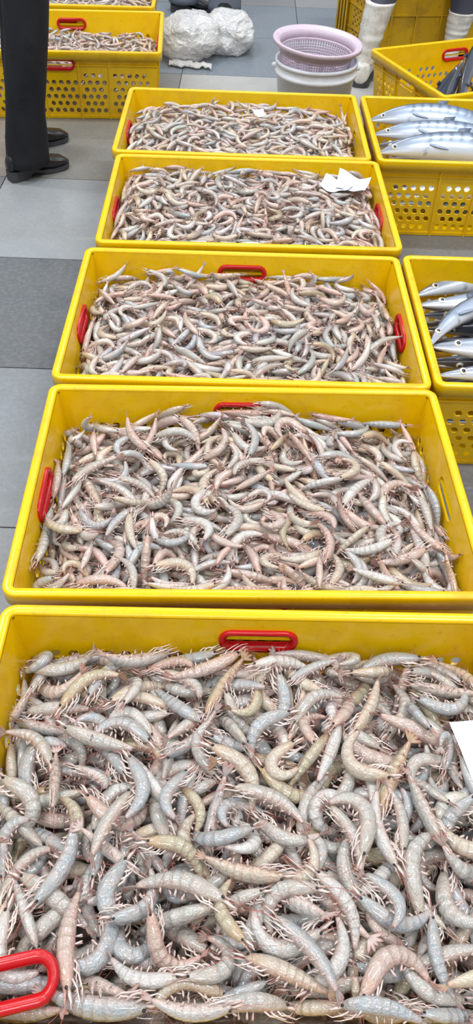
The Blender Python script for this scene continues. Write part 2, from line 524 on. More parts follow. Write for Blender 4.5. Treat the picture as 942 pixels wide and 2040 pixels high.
def gen_shrimp(curl, seed, pal, lod=0):
    g = np.random.default_rng(seed)
    main, warm, head = (lin(c) for c in PAL[pal])
    pink = lin((204, 136, 122)); white = lin((226, 216, 208)); redd = lin((170, 92, 80))
    nth = (12, 8, 6)[lod]
    # rings
    ts = [0, .02, .05, .10, .17, .25, .33, .388] if lod == 0 else ([0, .04, .12, .24, .385] if lod == 1 else [0, .1, .24, .355])
    sc = [1.0] * (len(ts) - 1) + [1.015]
    edge = [0.0] * (len(ts) - 1) + [.35]
    for i in range(6):
        a, b = SEG[i], SEG[i + 1]
        if lod == 0:
            ts += [a + .002, a + (b - a) * .5, b - .008, b]; sc += [.975, 1.0, 1.012, 1.008]; edge += [.02, 0, .05, .2]
        elif lod == 1:
            ts += [a + .002, b - .004]; sc += [.97, 1.015]; edge += [0, .15]
        else:
            ts += [(a + b) / 2]; sc += [1.0]; edge += [.15]
    ts.append(1.0); sc.append(1.0); edge.append(.5)
    ts = np.array(ts); sc = np.array(sc); edge = np.array(edge)
    P, Nv, Tv = spine(curl, ts)
    a = np.interp(ts, *DEP) * sc; b = a * np.interp(ts, [0, .3, .6, 1], [.68, .72, .76, .68])
    th = np.arange(nth) * 2 * math.pi / nth
    cs, sn = np.cos(th), np.sin(th)
    cy = np.where(cs < 0, cs * .78, cs)
    V = P[:, None, :] + Nv[:, None, :] * (a[:, None] * cy)[:, :, None]
    V[:, :, 2] += b[:, None] * np.sign(sn) * np.abs(sn) ** .9
    k = len(ts)
    F = []
    for i in range(k - 1):
        for j in range(nth):
            q, r2 = i * nth + j, i * nth + (j + 1) % nth
            F.append((q, q + nth, r2 + nth, r2))
    F += [tuple(range(nth)), tuple(range(k * nth - 1, (k - 1) * nth - 1, -1))]
    V = V.reshape(-1, 3)
    ven = np.tile(np.clip(-cs, 0, 1), (k, 1)); T2 = np.tile(ts[:, None], (1, nth)); E2 = np.tile(edge[:, None], (1, nth))
    C = np.tile(main, (k, nth, 1))
    C = mixn(C, warm, np.clip(ven * .8 + .15, 0, 1))
    C = mixn(C, head, np.clip((.30 - T2) / .16, 0, 1) * .6)
    C = mixn(C, pink, E2 * .28 + np.clip((T2 - .84) / .16, 0, 1) * .35)
    C = mixn(C, pink, np.clip(-.5 + ven, 0, 1) * .45)
    bodyV, bodyF, bodyC = [V], list(F), [C.reshape(-1, 3)]
    nb = len(V)
    # rostrum: thin toothed blade over the eyes
    def sp1(t): 
        p_, n_, t_ = spine(curl, np.array([t])); return p_[0], n_[0], t_[0]
    p0, n0, t0 = sp1(.12); p1, n1, t1 = sp1(0.0)
    fwd = -t1
    if lod < 2:
        top = [p0 + n0 * .064, p1 + n1 * .032, p1 + n1 * .038 + fwd * .05, p1 + n1 * .05 + fwd * .13]
        hh = [.008, .016, .012, .003]
        Vr, Fr = tube(np.array(top), [.007, .006, .005, .0015], hh, (0, 0, 1) if False else n1, 4 if lod else 6)
        bodyV.append(Vr); bodyF += [tuple(i + nb for i in f) for f in Fr]
        bodyC.append(np.tile(mixn(main, pink, .35), (len(Vr), 1))); nb += len(Vr)
    out = {'body': (np.vstack(bodyV), bodyF, np.vstack(bodyC))}
    # tail fan
    pe, ne, te = sp1(1.0)
    tv = []; tf = []; tc = []; n_ = 0
    spread = g.uniform(.14, .5)
    for s_ in ((-2, -1, 0, 1, 2) if lod == 0 else ((-1, 0, 1) if lod == 1 else (-1, 1))):
        sp_ = spread * s_ * (1 if lod < 2 else .8)
        d = te * math.cos(sp_) + np.array([0, 0, 1.0]) * math.sin(sp_)
        ln = .15 if s_ else .12
        pts = np.array([pe - te * .01, pe + d * ln * .4 - ne * .004, pe + d * ln * .8 - ne * .01, pe + d * ln - ne * .014])
        Vt, Ft = tube(pts, [.012, .024, .020, .005], [.008, .004, .003, .002], ne, 6 if lod == 0 else 4)
        cc = np.repeat(np.array([0, .3, .7, 1.0]), 6 if lod == 0 else 4)
        tv.append(Vt); tf += [tuple(i + n_ for i in f) for f in Ft]; n_ += len(Vt)
        tc.append(mixn(np.tile(warm, (len(Vt), 1)), redd, cc * .75))
    out['tail_fan'] = (np.vstack(tv), tf, np.vstack(tc))
    # eyes
    pe2, ne2, te2 = sp1(.035)
    eyes = []
    for s_ in (-1, 1):
        c = pe2 + ne2 * .016 + np.array([0, 0, s_ * .034]) - te2 * .006
        Ve, Fe = uvsphere(c, (.021, .018, .018), *((8, 6) if lod == 0 else (5, 3)))
        eyes.append((Ve, Fe, np.tile(lin((26, 24, 28)), (len(Ve), 1))))
    if lod < 2: out['eye'] = eyes
    # antennae: long feeler with its flat scale and short feelers
    an = []
    for s_ in ((-1, 1) if lod < 2 else ()):
        q0 = sp1(.02)[0] + np.array([0, 0, s_ * .018]) - n1 * .01
        m_ = MB()
        Vb, Fb = tube(np.array([q0, q0 + fwd * .06 + (0, 0, s_ * .012), q0 + fwd * .13 + (0, 0, s_ * .012) - n1 * .01, q0 + fwd * .18]),
                      [.016, .022, .014, .002], [.005, .004, .003, .001], n1 if False else np.array([0, 0, 1.0]), 4)
        m_.add(Vb, Fb, mixn(white, pink, .25))
        ln = g.uniform(.4, .85); cv = g.uniform(-1.6, 1.6); k2 = 9 if lod == 0 else 5
        pts = [q0]; ang = math.atan2(fwd[1], fwd[0]) + g.uniform(-.3, .3)
        for i in range(k2):
            ang += cv / k2
            pts.append(pts[-1] + np.array([math.cos(ang), math.sin(ang), s_ * .02 * math.sin(i)]) * ln / k2)
        rr = .0034 if lod == 0 else .0044
        Vb, Fb = tube(np.array(pts), np.linspace(rr, rr * .5, k2 + 1), np.linspace(rr, rr * .5, k2 + 1), (0, 0, 1), 3)
        m_.add(Vb, Fb, lin((186, 96, 78)))
        for dd in ((.25, -.2) if lod == 0 else ()):
            Vb, Fb = tube(np.array([q0 + n1 * .02, q0 + fwd * .1 + n1 * (.02 + dd * .1), q0 + fwd * .22 + n1 * dd * .3]), [.004, .003, .0015], [.004, .003, .0015], (0, 0, 1), 3)
            m_.add(Vb, Fb, lin((206, 150, 130)))
        an.append(m_.arrays())
    out['antenna'] = an
    # walking legs: swept forward under the head
    lg = []
    for i, t in enumerate((.10, .15, .20, .24, .28, .32) if lod == 0 else ((.12, .2, .28) if lod == 1 else (.18,))):
        pp, nn, tt_ = sp1(t); s_ = 1 if i % 2 else -1
        A = pp - nn * np.interp(t, *DEP) * .70 + (0, 0, s_ * .026)
        B_ = A - nn * g.uniform(.025, .06) - tt_ * g.uniform(.03, .09) + (0, 0, s_ * g.uniform(-.01, .02))
        C_ = B_ - nn * g.uniform(-.025, .03) - tt_ * g.uniform(.06, .15) + (0, 0, -s_ * g.uniform(0, .02))
        D_ = C_ - nn * g.uniform(-.04, .03) - tt_ * g.uniform(.02, .09)
        r0 = .0125 if lod < 2 else .017
        Vb, Fb = tube(np.array([A, B_, C_, D_]), np.array([1, .8, .55, .25]) * r0, np.array([1, .8, .55, .25]) * r0 * .7, (0, 0, 1), 5 if lod == 0 else 3)
        c = mixn(white, pink, g.uniform(0, .45) ** 1.3)
        lg.append((Vb, Fb, np.tile(c, (len(Vb), 1))))
    out['walking_leg'] = lg
    sw = []
    for i in range(5) if lod == 0 else ((1, 3) if lod == 1 else ()):
        t = (SEG[i] + SEG[i + 1]) / 2
        pp, nn, tt_ = sp1(t); s_ = 1 if i % 2 else -1
        A = pp - nn * np.interp(t, *DEP) * .72 + (0, 0, s_ * .022)
        q = g.uniform(-.2, 1.0)
        d = -nn * math.cos(q) - tt_ * math.sin(q)
        m_ = MB(); ln = .088 - .009 * i
        for e_ in ((1, -1) if lod == 0 else (1,)):
            d2 = d + np.array([0, 0, e_ * .25])
            Vb, Fb = tube(np.array([A, A + d * ln * .4, A + d2 * ln * .75, A + d2 * ln]), [.010, .014, .012, .003], [.006, .005, .003, .001], (0, 0, 1), 4)
            cc = np.repeat([0, .2, .6, 1.0], 4)
            m_.add(Vb, Fb, mixn(np.tile(mixn(white, pink, .2), (len(Vb), 1)), redd, cc * .35))
        sw.append(m_.arrays())
    out['swimmeret'] = sw
    return out

CURLS = [8, 24, 40, 56, 74, 92, 112, 134, 160, 190]
def curl_word(c):
    return 'nearly straight' if c < 40 else 'slightly bent' if c < 75 else 'half curled' if c < 115 else 'hooked' if c < 165 else 'tightly curled'

def merge(parts):
    V = []; Fq = []; C = []; n = 0
    for k, v in parts.items():
        for (a, f, c) in ([v] if isinstance(v, tuple) else v):
            V.append(a); C.append(c); Fq += [tuple(i + n for i in q) for q in f]; n += len(a)
    sizes = np.array([len(f) for f in Fq]); flat = np.concatenate([np.array(f) for f in Fq])
    return np.vstack(V), sizes, flat, np.vstack(C)

# proxies for stacking: dense body points per curl
PROX = []
for i, c in enumerate(CURLS):
    b = gen_shrimp(c, 100 + i, 'grey', 0)['body'][0]
    ts = np.linspace(0, 1, 34); P, Nv, Tv = spine(c, ts)
    a = np.interp(ts, *DEP); th = np.arange(10) * .2 * math.pi
    V = P[:, None, :] + Nv[:, None, :] * (a[:, None] * np.where(np.cos(th) < 0, .78, 1) * np.cos(th))[:, :, None]
    V[:, :, 2] += (a * .76)[:, None] * np.sin(th)
    V = V.reshape(-1, 3)
    pe = P[-1] + Tv[-1] * .12; hd = P[0] - Tv[0] * .14
    ctr = P.mean(0)
    PROX.append((V, np.array([pe, hd]), ctr))

def rot_euler(yaw, roll, nrm):
    Rz = np.array([[math.cos(yaw), -math.sin(yaw), 0], [math.sin(yaw), math.cos(yaw), 0], [0, 0, 1]])
    Rx = np.array([[1, 0, 0], [0, math.cos(roll), -math.sin(roll)], [0, math.sin(roll), math.cos(roll)]])
    n = nrm / np.linalg.norm(nrm)
    v = np.cross([0, 0, 1], n); c = n[2]
    K = np.array([[0, -v[2], v[1]], [v[2], 0, -v[0]], [-v[1], v[0], 0]])
    Rt = np.eye(3) + K + K @ K / (1 + c)
    return Rt @ Rz @ Rx

CELL = .004
class Pile:
    def __init__(s, target, base_drop):
        s.nx, s.ny = int(2 * W2 / CELL), int(2 * D2 / CELL)
        s.xs = (np.arange(s.nx) + .5) * CELL - W2; s.ys = (np.arange(s.ny) + .5) * CELL - D2
        X, Y = np.meshgrid(s.xs, s.ys, indexing='ij')
        s.T = target(X, Y); s.H = s.T - base_drop; s.H0 = s.H.copy()
        s.inside = (np.abs(X) < half_in(.2, W2)) & (np.abs(Y) < half_in(.2, D2))
    def ij(s, p):
        return (np.clip(((p[:, 0] + W2) / CELL).astype(int), 0, s.nx - 1),
                np.clip(((p[:, 1] + D2) / CELL).astype(int), 0, s.ny - 1))
    def drop(s, P, marg=.002, sink=.0055):
        i, j = s.ij(P)
        z = np.partition(s.H[i, j] - P[:, 2], -4)[-4] - sink
        return i, j, z
    def ok(s, P, extra=None):
        z = P[:, 2]
        if (np.abs(P[:, 0]) > half_in(np.minimum(z, H), W2) - .003).any(): return False
        if (np.abs(P[:, 1]) > half_in(np.minimum(z, H), D2) - .003).any(): return False
        if extra is not None:
            if (np.abs(extra[:, 0]) > W2 - .022).any() or (np.abs(extra[:, 1]) > D2 - .022).any(): return False
        return True

def fill(pile, L, lmax=9000):
    items = []
    hx, hy = half_in(.26, W2) - .002, half_in(.26, D2) - .002
    fails = 0
    while len(items) < lmax and fails < 500:
        if len(items) % 25 == 0 and (pile.H - pile.T)[pile.inside].mean() > -.004: break
        m = 26
        cx = rng.uniform(-hx, hx, m); cy = rng.uniform(-hy, hy, m)
        i = ((cx + W2) / CELL).astype(int); j = ((cy + D2) / CELL).astype(int)
        ex = np.zeros(m)
        for di, dj in ((0, 0), (4, 0), (-4, 0), (0, 4), (0, -4)):
            ii = np.clip(i + di, 0, pile.nx - 1); jj = np.clip(j + dj, 0, pile.ny - 1)
            ex += (pile.H - pile.T)[ii, jj]
        best = None
        for q in np.argsort(ex)[:6]:
            ci = rng.choice(len(CURLS), p=np.array([.08, .12, .15, .16, .15, .12, .10, .06, .04, .02]))
            sc = L * rng.normal(1, .10)
            pr, ext, ctr = PROX[ci]
            yaw = rng.uniform(0, 2 * math.pi)
            if hy - abs(cy[q]) < .05 and rng.random() < .85: yaw = rng.choice([0, math.pi]) + rng.normal(0, .3)
            elif hx - abs(cx[q]) < .05 and rng.random() < .85: yaw = rng.choice([-1, 1]) * math.pi / 2 + rng.normal(0, .3)
            roll = (0 if rng.random() < .5 else math.pi) + rng.normal(0, .32)
            if CURLS[ci] < 70 and rng.random() < .35: roll = rng.choice([-1, 1]) * math.pi / 2 + rng.normal(0, .3)
            # local slope
            r_ = 9
            a0, a1 = max(i[q] - r_, 0), min(i[q] + r_, pile.nx - 1); b0, b1 = max(j[q] - r_, 0), min(j[q] + r_, pile.ny - 1)
            gx = (pile.H[a1, b0:b1 + 1].mean() - pile.H[a0, b0:b1 + 1].mean()) / ((a1 - a0) * CELL)
            gy = (pile.H[a0:a1 + 1, b1].mean() - pile.H[a0:a1 + 1, b0].mean()) / ((b1 - b0) * CELL)
            nrm = np.array([-np.clip(gx, -.7, .7) + rng.normal(0, .1), -np.clip(gy, -.7, .7) + rng.normal(0, .1), 1.0])
            Rm = rot_euler(yaw, roll, nrm) * sc
            P = (pr - ctr) @ Rm.T + (cx[q], cy[q], 0)
            X2 = (ext - ctr) @ Rm.T + (cx[q], cy[q], 0)
            if (np.abs(P[:, 0]) > hx + .006).any() or (np.abs(P[:, 1]) > hy + .006).any(): continue
            ii, jj, z = pile.drop(P)
            P[:, 2] += z
            if not pile.ok(P, X2): continue
            score = (P[:, 2].mean() - pile.T[ii, jj].mean())
            if best is None or score < best[0]: best = (score, P, ii, jj, Rm, np.array([cx[q], cy[q], z]), ci, ctr, sc)
        if best is None or best[0] > .02: fails += 1; continue
        _, P, ii, jj, Rm, t, ci, ctr, sc = best
        np.maximum.at(pile.H, (ii, jj), P[:, 2])
        items.append((ci, Rm, t - Rm @ ctr, P))
    return items

def crate_world(key):
    o = CR[key]; m = Matrix.Translation(o.location) @ Matrix.Rotation(o.rotation_euler.z, 4, 'Z') @ Matrix.Diagonal((*o.scale, 1))
    return np.array(m)

def tgt(back, mid, front, mound=.0, dip=None, lump=None):
    def f(X, Y):
        z = np.interp(Y, [-D2, 0, D2], [H + front, H + mid, H + back]) - .028 * (np.abs(X) / W2) ** 4 * (1 if mound else .4)
        if mound: z = z + mound * (np.cos(np.clip(X / W2, -1, 1) * 1.57) - .6)
        z = z + .006 * np.sin(X * 17 + 1.3) * np.sin(Y * 19 + back * 100)
        if dip: z = z - dip[2] * np.exp(-((X - dip[0]) ** 2 + (Y - dip[1]) ** 2) / .011)
        if lump: z = z + lump[2] * np.exp(-((X - lump[0]) ** 2 + (Y - lump[1]) ** 2) / .012)
        return z
    return f
PILES = [('C1', tgt(-.082, -.045, -.008, .012), .062, .114), ('C2', tgt(-.075, -.050, -.040, .012, (-.2, .07, .035), (.04, .25, .034)), .054, .101),
         ('C3', tgt(-.062, -.045, -.040, .008), .048, .096), ('C4', tgt(-.036, -.025, -.03, .008), .042, .092),
         ('C5', tgt(-.046, -.028, -.03, .01), .040, .086), ('L', tgt(-.095, -.085, -.07, .01), .034, .086), ('L2', tgt(-.06, -.05, -.035, .01), .034, .086)]
ALL = []          # (crate, curl index, 3x3, t) in world, palette, world points
base_surf = []
PW = {'C1': [.26, .30, .12, .10, .09, .13], 'x': [.24, .16, .18, .24, .05, .13]}
for key, tg, bd, L in PILES:
    pile = Pile(tg, bd)
    base_surf.append((key, pile))
    Mw = crate_world(key)
    for ci, Rm, t, P in fill(pile, L):
        pal = PN[rng.choice(6, p=PW.get(key, PW['x']))]
        ALL.append([key, ci, Mw[:3, :3] @ Rm, Mw[:3, :3] @ t + Mw[:3, 3], pal, P @ Mw[:3, :3].T + Mw[:3, 3]])
print('shrimp', len(ALL))
# which can be seen: a coarse depth buffer from the camera and from a step to either side
def vis(Cpos, zb=None, cell=2.0):
    w_, h_ = int(1100 / cell), int(2100 / cell)
    buf = np.full(w_ * h_, 1e9); ids = np.full(w_ * h_, -1)
    for k, it in enumerate(ALL):
        x, y, d = proj(it[5], Cpos)
        x = (x[:, None] + np.array([0, 1.2, -1.2, 0, 0])).ravel() + 79; y = (y[:, None] + np.array([0, 0, 0, 1.2, -1.2])).ravel() + 30; d = np.repeat(d, 5)
        m = (x > 0) & (x < 1100) & (y > 0) & (y < 2100)
        q = (x[m] / cell).astype(int).clip(0, w_ - 1) + w_ * (y[m] / cell).astype(int).clip(0, h_ - 1)
        d = d[m]
        o = np.argsort(-d); q = q[o]; d = d[o]
        better = d < buf[q]
        q = q[better]; d = d[better]
        buf[q] = d; ids[q] = k
    return ids.reshape(h_, w_)
i0 = vis(CC)
fr = i0[15:15 + 1020, 40:40 + 471]
cnt = np.bincount(fr[fr >= 0], minlength=len(ALL))
seen = set(np.unique(i0)) | set(np.unique(vis(CC + CX * .8 + fw * 0))) | set(np.unique(vis(CC - CX * .8)))
order = np.argsort(-cnt)
solo = set(int(k) for k in order[:300])
print('visible', (cnt > 0).sum(), 'seen any', len(seen))

# ---- the 300 that show largest: each one its own object with parts
lib = {}
def lib_parts(ci, pal):
    k = (ci, pal)
    if k not in lib:
        g = gen_shrimp(CURLS[ci], 100 + ci, pal, 0)
        L_ = [('body', mk_mesh('shrimp_body', *g['body'], M_shr_u)), ('tail_fan', mk_mesh('shrimp_tail_fan', *g['tail_fan'], M_leg))]
        if ('x', ci) not in lib:
            q = []
            for nm, m in (('eye', M_eye), ('antenna', M_leg), ('walking_leg', M_leg), ('swimmeret', M_leg)):
                for a in g[nm]: q.append((nm, mk_mesh('shrimp_' + nm, *a, m)))
            lib[('x', ci)] = q
        lib[k] = L_ + lib[('x', ci)]
    return lib[k]
used = {}
for k in sorted(solo):
    key, ci, A, t, pal, P = ALL[k]
    r = empty('shrimp')
    r.empty_display_size = .02
    M4 = Matrix(((*A[0], t[0]), (*A[1], t[1]), (*A[2], t[2]), (0, 0, 0, 1)))
    r.matrix_basis = M4
    for nm, me in lib_parts(ci, pal):
        o = bpy.data.objects.new(nm, me); COL.objects.link(o); o.parent = r
    hx_, hy_, _ = proj(t)
    cx_, cy_, _ = proj(P.mean(0))
    # words for the way the head points in the photo
    mx, my, _ = proj(A @ np.array([-.30, 0, 0]) + t)
    an = math.degrees(math.atan2(-(hy_ - my), hx_ - mx)) % 360
    dr = ['right', 'upper right', 'up', 'upper left', 'left', 'lower left', 'down', 'lower right'][int((an + 22.5) // 45) % 8]
    ys, xs = np.nonzero(fr == k)
    px, py = (xs.mean() / 471, ys.mean() / 1020) if len(xs) else (cx_ / 942, cy_ / 2040)
    lab = f'{pal} shrimp, {curl_word(CURLS[ci])}, head pointing {dr}, {px*100:.0f}% across and {py*100:.0f}% down the photo'
    if lab in used: lab = f'{pal} shrimp, {curl_word(CURLS[ci])}, head pointing {dr}, {px*100:.1f}% across and {py*100:.1f}% down the photo'
    used[lab] = 1
    tag(r, lab, 'shrimp', 'large shrimp heaped in the nearest crates')

# ---- the rest: one object
low = {}
def low_arr(ci, pal, lod):
    if (ci, pal, lod) not in low: low[(ci, pal, lod)] = merge(gen_shrimp(CURLS[ci], 200 + ci, pal, lod))
    return low[(ci, pal, lod)]
VV = []; SS = []; FF = []; CCo = []; n = 0
for k, (key, ci, A, t, pal, P) in enumerate(ALL):
    if k in solo or k not in seen: continue
    V, S, Fl, C = low_arr(ci, pal, 0 if key == 'C1' else 1 if key in ('C2', 'C3', 'C4') else 2)
    VV.append(V @ A.T + t); SS.append(S); FF.append(Fl + n)
    CCo.append(C * rng.uniform(.96, 1.16) * rng.normal(1, .02, 3)); n += len(V)
for key, pile in base_surf:                         # what lies under the top layers
    st = 3; xs, ys = pile.xs[::st], pile.ys[::st]
    mx_, my_ = np.abs(xs) < half_in(.1, W2) + .006, np.abs(ys) < half_in(.1, D2) + .006
    xs, ys = xs[mx_], ys[my_]; h_ = pile.H0[::st, ::st][mx_][:, my_] + rng.uniform(-.008, .004, (len(xs), len(ys)))
    nx, ny = len(xs), len(ys)
    Mw = crate_world(key)
    sx = half_in(h_, W2) / half_in(.1, W2) * .985; sy = half_in(h_, D2) / half_in(.1, D2) * .985
    X, Y = np.meshgrid(xs, ys, indexing='ij')
    top = np.stack([X * sx, Y * sy, h_], 2).reshape(-1, 3)
    per = [i * ny for i in range(nx)] + [(nx - 1) * ny + j for j in range(1, ny)] + [i * ny + ny - 1 for i in range(nx - 2, -1, -1)] + [j for j in range(ny - 2, 0, -1)]
    f0 = .9
    bot = top[per].copy(); zb_ = .018
    bot[:, 0] *= half_in(zb_, W2) / half_in(.2, W2) * .99; bot[:, 1] *= half_in(zb_, D2) / half_in(.2, D2) * .99; bot[:, 2] = zb_
    V = np.vstack([top, bot])
    q = np.array([(i * ny + j, (i + 1) * ny + j, (i + 1) * ny + j + 1, i * ny + j + 1) for i in range(nx - 1) for j in range(ny - 1)])
    m_ = len(per); b0 = nx * ny
    qs = np.array([(per[(a + 1) % m_], per[a], b0 + a, b0 + (a + 1) % m_) for a in range(m_)])
    allq = np.vstack([q, qs])
    cc = np.tile(lin((150, 130, 122)), (len(V), 1)) * rng.uniform(.6, 1.3, (len(V), 1))
    VV.append(V @ Mw[:3, :3].T + Mw[:3, 3]); SS.append(np.full(len(allq), 4)); FF.append(allq.ravel() + n); CCo.append(cc); n += len(V)
VV = np.vstack(VV); SS = np.concatenate(SS); FF = np.concatenate(FF); CCo = np.vstack(CCo)
me = bpy.data.meshes.new('small_shrimp')
me.vertices.add(len(VV)); me.vertices.foreach_set('co', VV.astype(np.float32).ravel())
me.loops.add(len(FF)); me.loops.foreach_set('vertex_index', FF.astype(np.int32))
me.polygons.add(len(SS)); me.polygons.foreach_set('loop_start', np.concatenate([[0], np.cumsum(SS)[:-1]]).astype(np.int32))
me.polygons.foreach_set('use_smooth', np.ones(len(SS), bool))
me.materials.append(M_shr)
a = me.attributes.new('tone', 'FLOAT_COLOR', 'POINT')
a.data.foreach_set('color', np.hstack([CCo.clip(0, 1), np.ones((len(CCo), 1))]).astype(np.float32).ravel())
me.update(calc_edges=True); me.validate()
o = link('shrimp_heap', me)
tag(o, 'grey-pink shrimp heaped in the farther crates and under the largest ones in front', 'shrimp', None, 'stuff')
print('stuff verts', len(VV))
exec_rest = True

# ------------------------------------------------------------------ loose grip and papers
def pile_of(key):
    return dict(base_surf)[key]
def on_pile(key, px, py, dz=0.0, z0=.26):
    """world point where the ray of a pixel meets the heap of a crate"""
    pl = pile_of(key); Mi = np.linalg.inv(crate_world(key)); z = z0
    for _ in range(6):
        P = at(px, py, z); q = Mi @ np.append(P, 1)
        i, j = pl.ij(q[None, :3]); z = float(pl.H[max(i[0] - 2, 0):i[0] + 3, max(j[0] - 2, 0):j[0] + 3].max()) + dz
    return at(px, py, z)
def tri_noise(x, y, s):
    return math.sin(x * 3.1 + s) * math.cos(y * 2.7 + s * 2) + .5 * math.sin(x * 6.3 + y * 5.1 + s)
p = on_pile('C1', -14, 1966, .026)
g = handle_mb().build('crate_handle', M_red)
tag(g, 'red plastic handle grip lying loose on the shrimp at the lower left', 'handle')
g.matrix_basis = Matrix.Translation(tuple(p)) @ Matrix.Rotation(R(14), 4, 'Z') @ Matrix.Rotation(R(-82), 4, 'X') @ Matrix.Diagonal((1.15, 1.3, 1.25, 1))

def paper(p, w_, d_, rz, label, seed, tilt=(0, 0), fold=.012):
    mb = MB(); nu, nv = 15, 11; V = []
    for k in (0, 1):
        for i in range(nu):
            for j in range(nv):
                x, y = (i / (nu - 1) - .5), (j / (nv - 1) - .5)
                z = fold * .6 * tri_noise(x * 1.1, y * 1.1, seed) + fold * 1.6 * abs(x - .15) - .0006 * k
                V.append((x * w_ * (1 + .12 * y), y * d_ * (1 - .15 * x), z))
    F = []
    for k in (0, 1):
        for i in range(nu - 1):
            for j in range(nv - 1):
                a_ = k * nu * nv + i * nv + j; f = (a_, a_ + nv, a_ + nv + 1, a_ + 1); F.append(f if k == 0 else f[::-1])
    mb.add(V, F)
    o = mb.build('paper_note', M_paper); tag(o, label, 'paper', 'white paper slips on the shrimp')
    o.matrix_basis = Matrix.Translation(tuple(p)) @ Matrix.Rotation(rz, 4, 'Z') @ Matrix.Rotation(tilt[0], 4, 'X') @ Matrix.Rotation(tilt[1], 4, 'Y')
    return o
paper(on_pile('C4', 702, 366, .010), .105, .085, R(-15), 'crumpled white paper slip on the fourth crate, the upper right sheet', 1.0, (R(14), 0))
paper(on_pile('C4', 668, 372, .003), .10, .06, R(-30), 'white paper slip half under the crumpled sheet on the fourth crate', 2.2, (R(4), 0))
paper(on_pile('C5', 516, 226, .006), .045, .05, R(20), 'small white paper scrap on the shrimp of the farthest crate', 3.1, (R(12), 0), .004)
paper(on_pile('C1', 962, 1495, .022), .075, .10, R(12), 'white paper slip at the right edge of the nearest crate', 4.0, (R(6), 0), .004)

# ------------------------------------------------------------------ fish
FD = ([0, .03, .08, .15, .22, .32, .45, .58, .70, .80, .88, .94, 1.0],
      [.006, .013, .024, .038, .047, .054, .057, .054, .046, .034, .021, .013, .012])
FDP = ([0, .03, .08, .15, .22, .32, .45, .58, .70, .80, .88, .94, 1.0],
       [.003, .010, .018, .028, .038, .047, .051, .049, .043, .032, .020, .012, .011])
def fish_spine(bend, sb, t):
    tt = np.linspace(0, 1, 101)
    ph = R(bend) * (tt - .3) + R(sb) * np.sin(tt * math.pi * 2)
    dx, dy = -np.cos(ph), -np.sin(ph)
    X = np.concatenate([[0], np.cumsum((dx[1:] + dx[:-1]) / 2)]) / 100; Y = np.concatenate([[0], np.cumsum((dy[1:] + dy[:-1]) / 2)]) / 100
    f = lambda q: np.interp(t, tt, q)
    return np.stack([f(X), f(Y), 0 * t], 1), np.stack([-f(np.sin(ph)), f(np.cos(ph)), 0 * t], 1), np.stack([f(dx), f(dy), 0 * t], 1)
FPAL = {'bar': ((84, 98, 120), (160, 176, 198), (212, 217, 224)), 'mack': ((50, 60, 78), (156, 170, 190), (208, 210, 216)),
        'dark': ((38, 42, 52), (66, 74, 88), (150, 152, 160))}
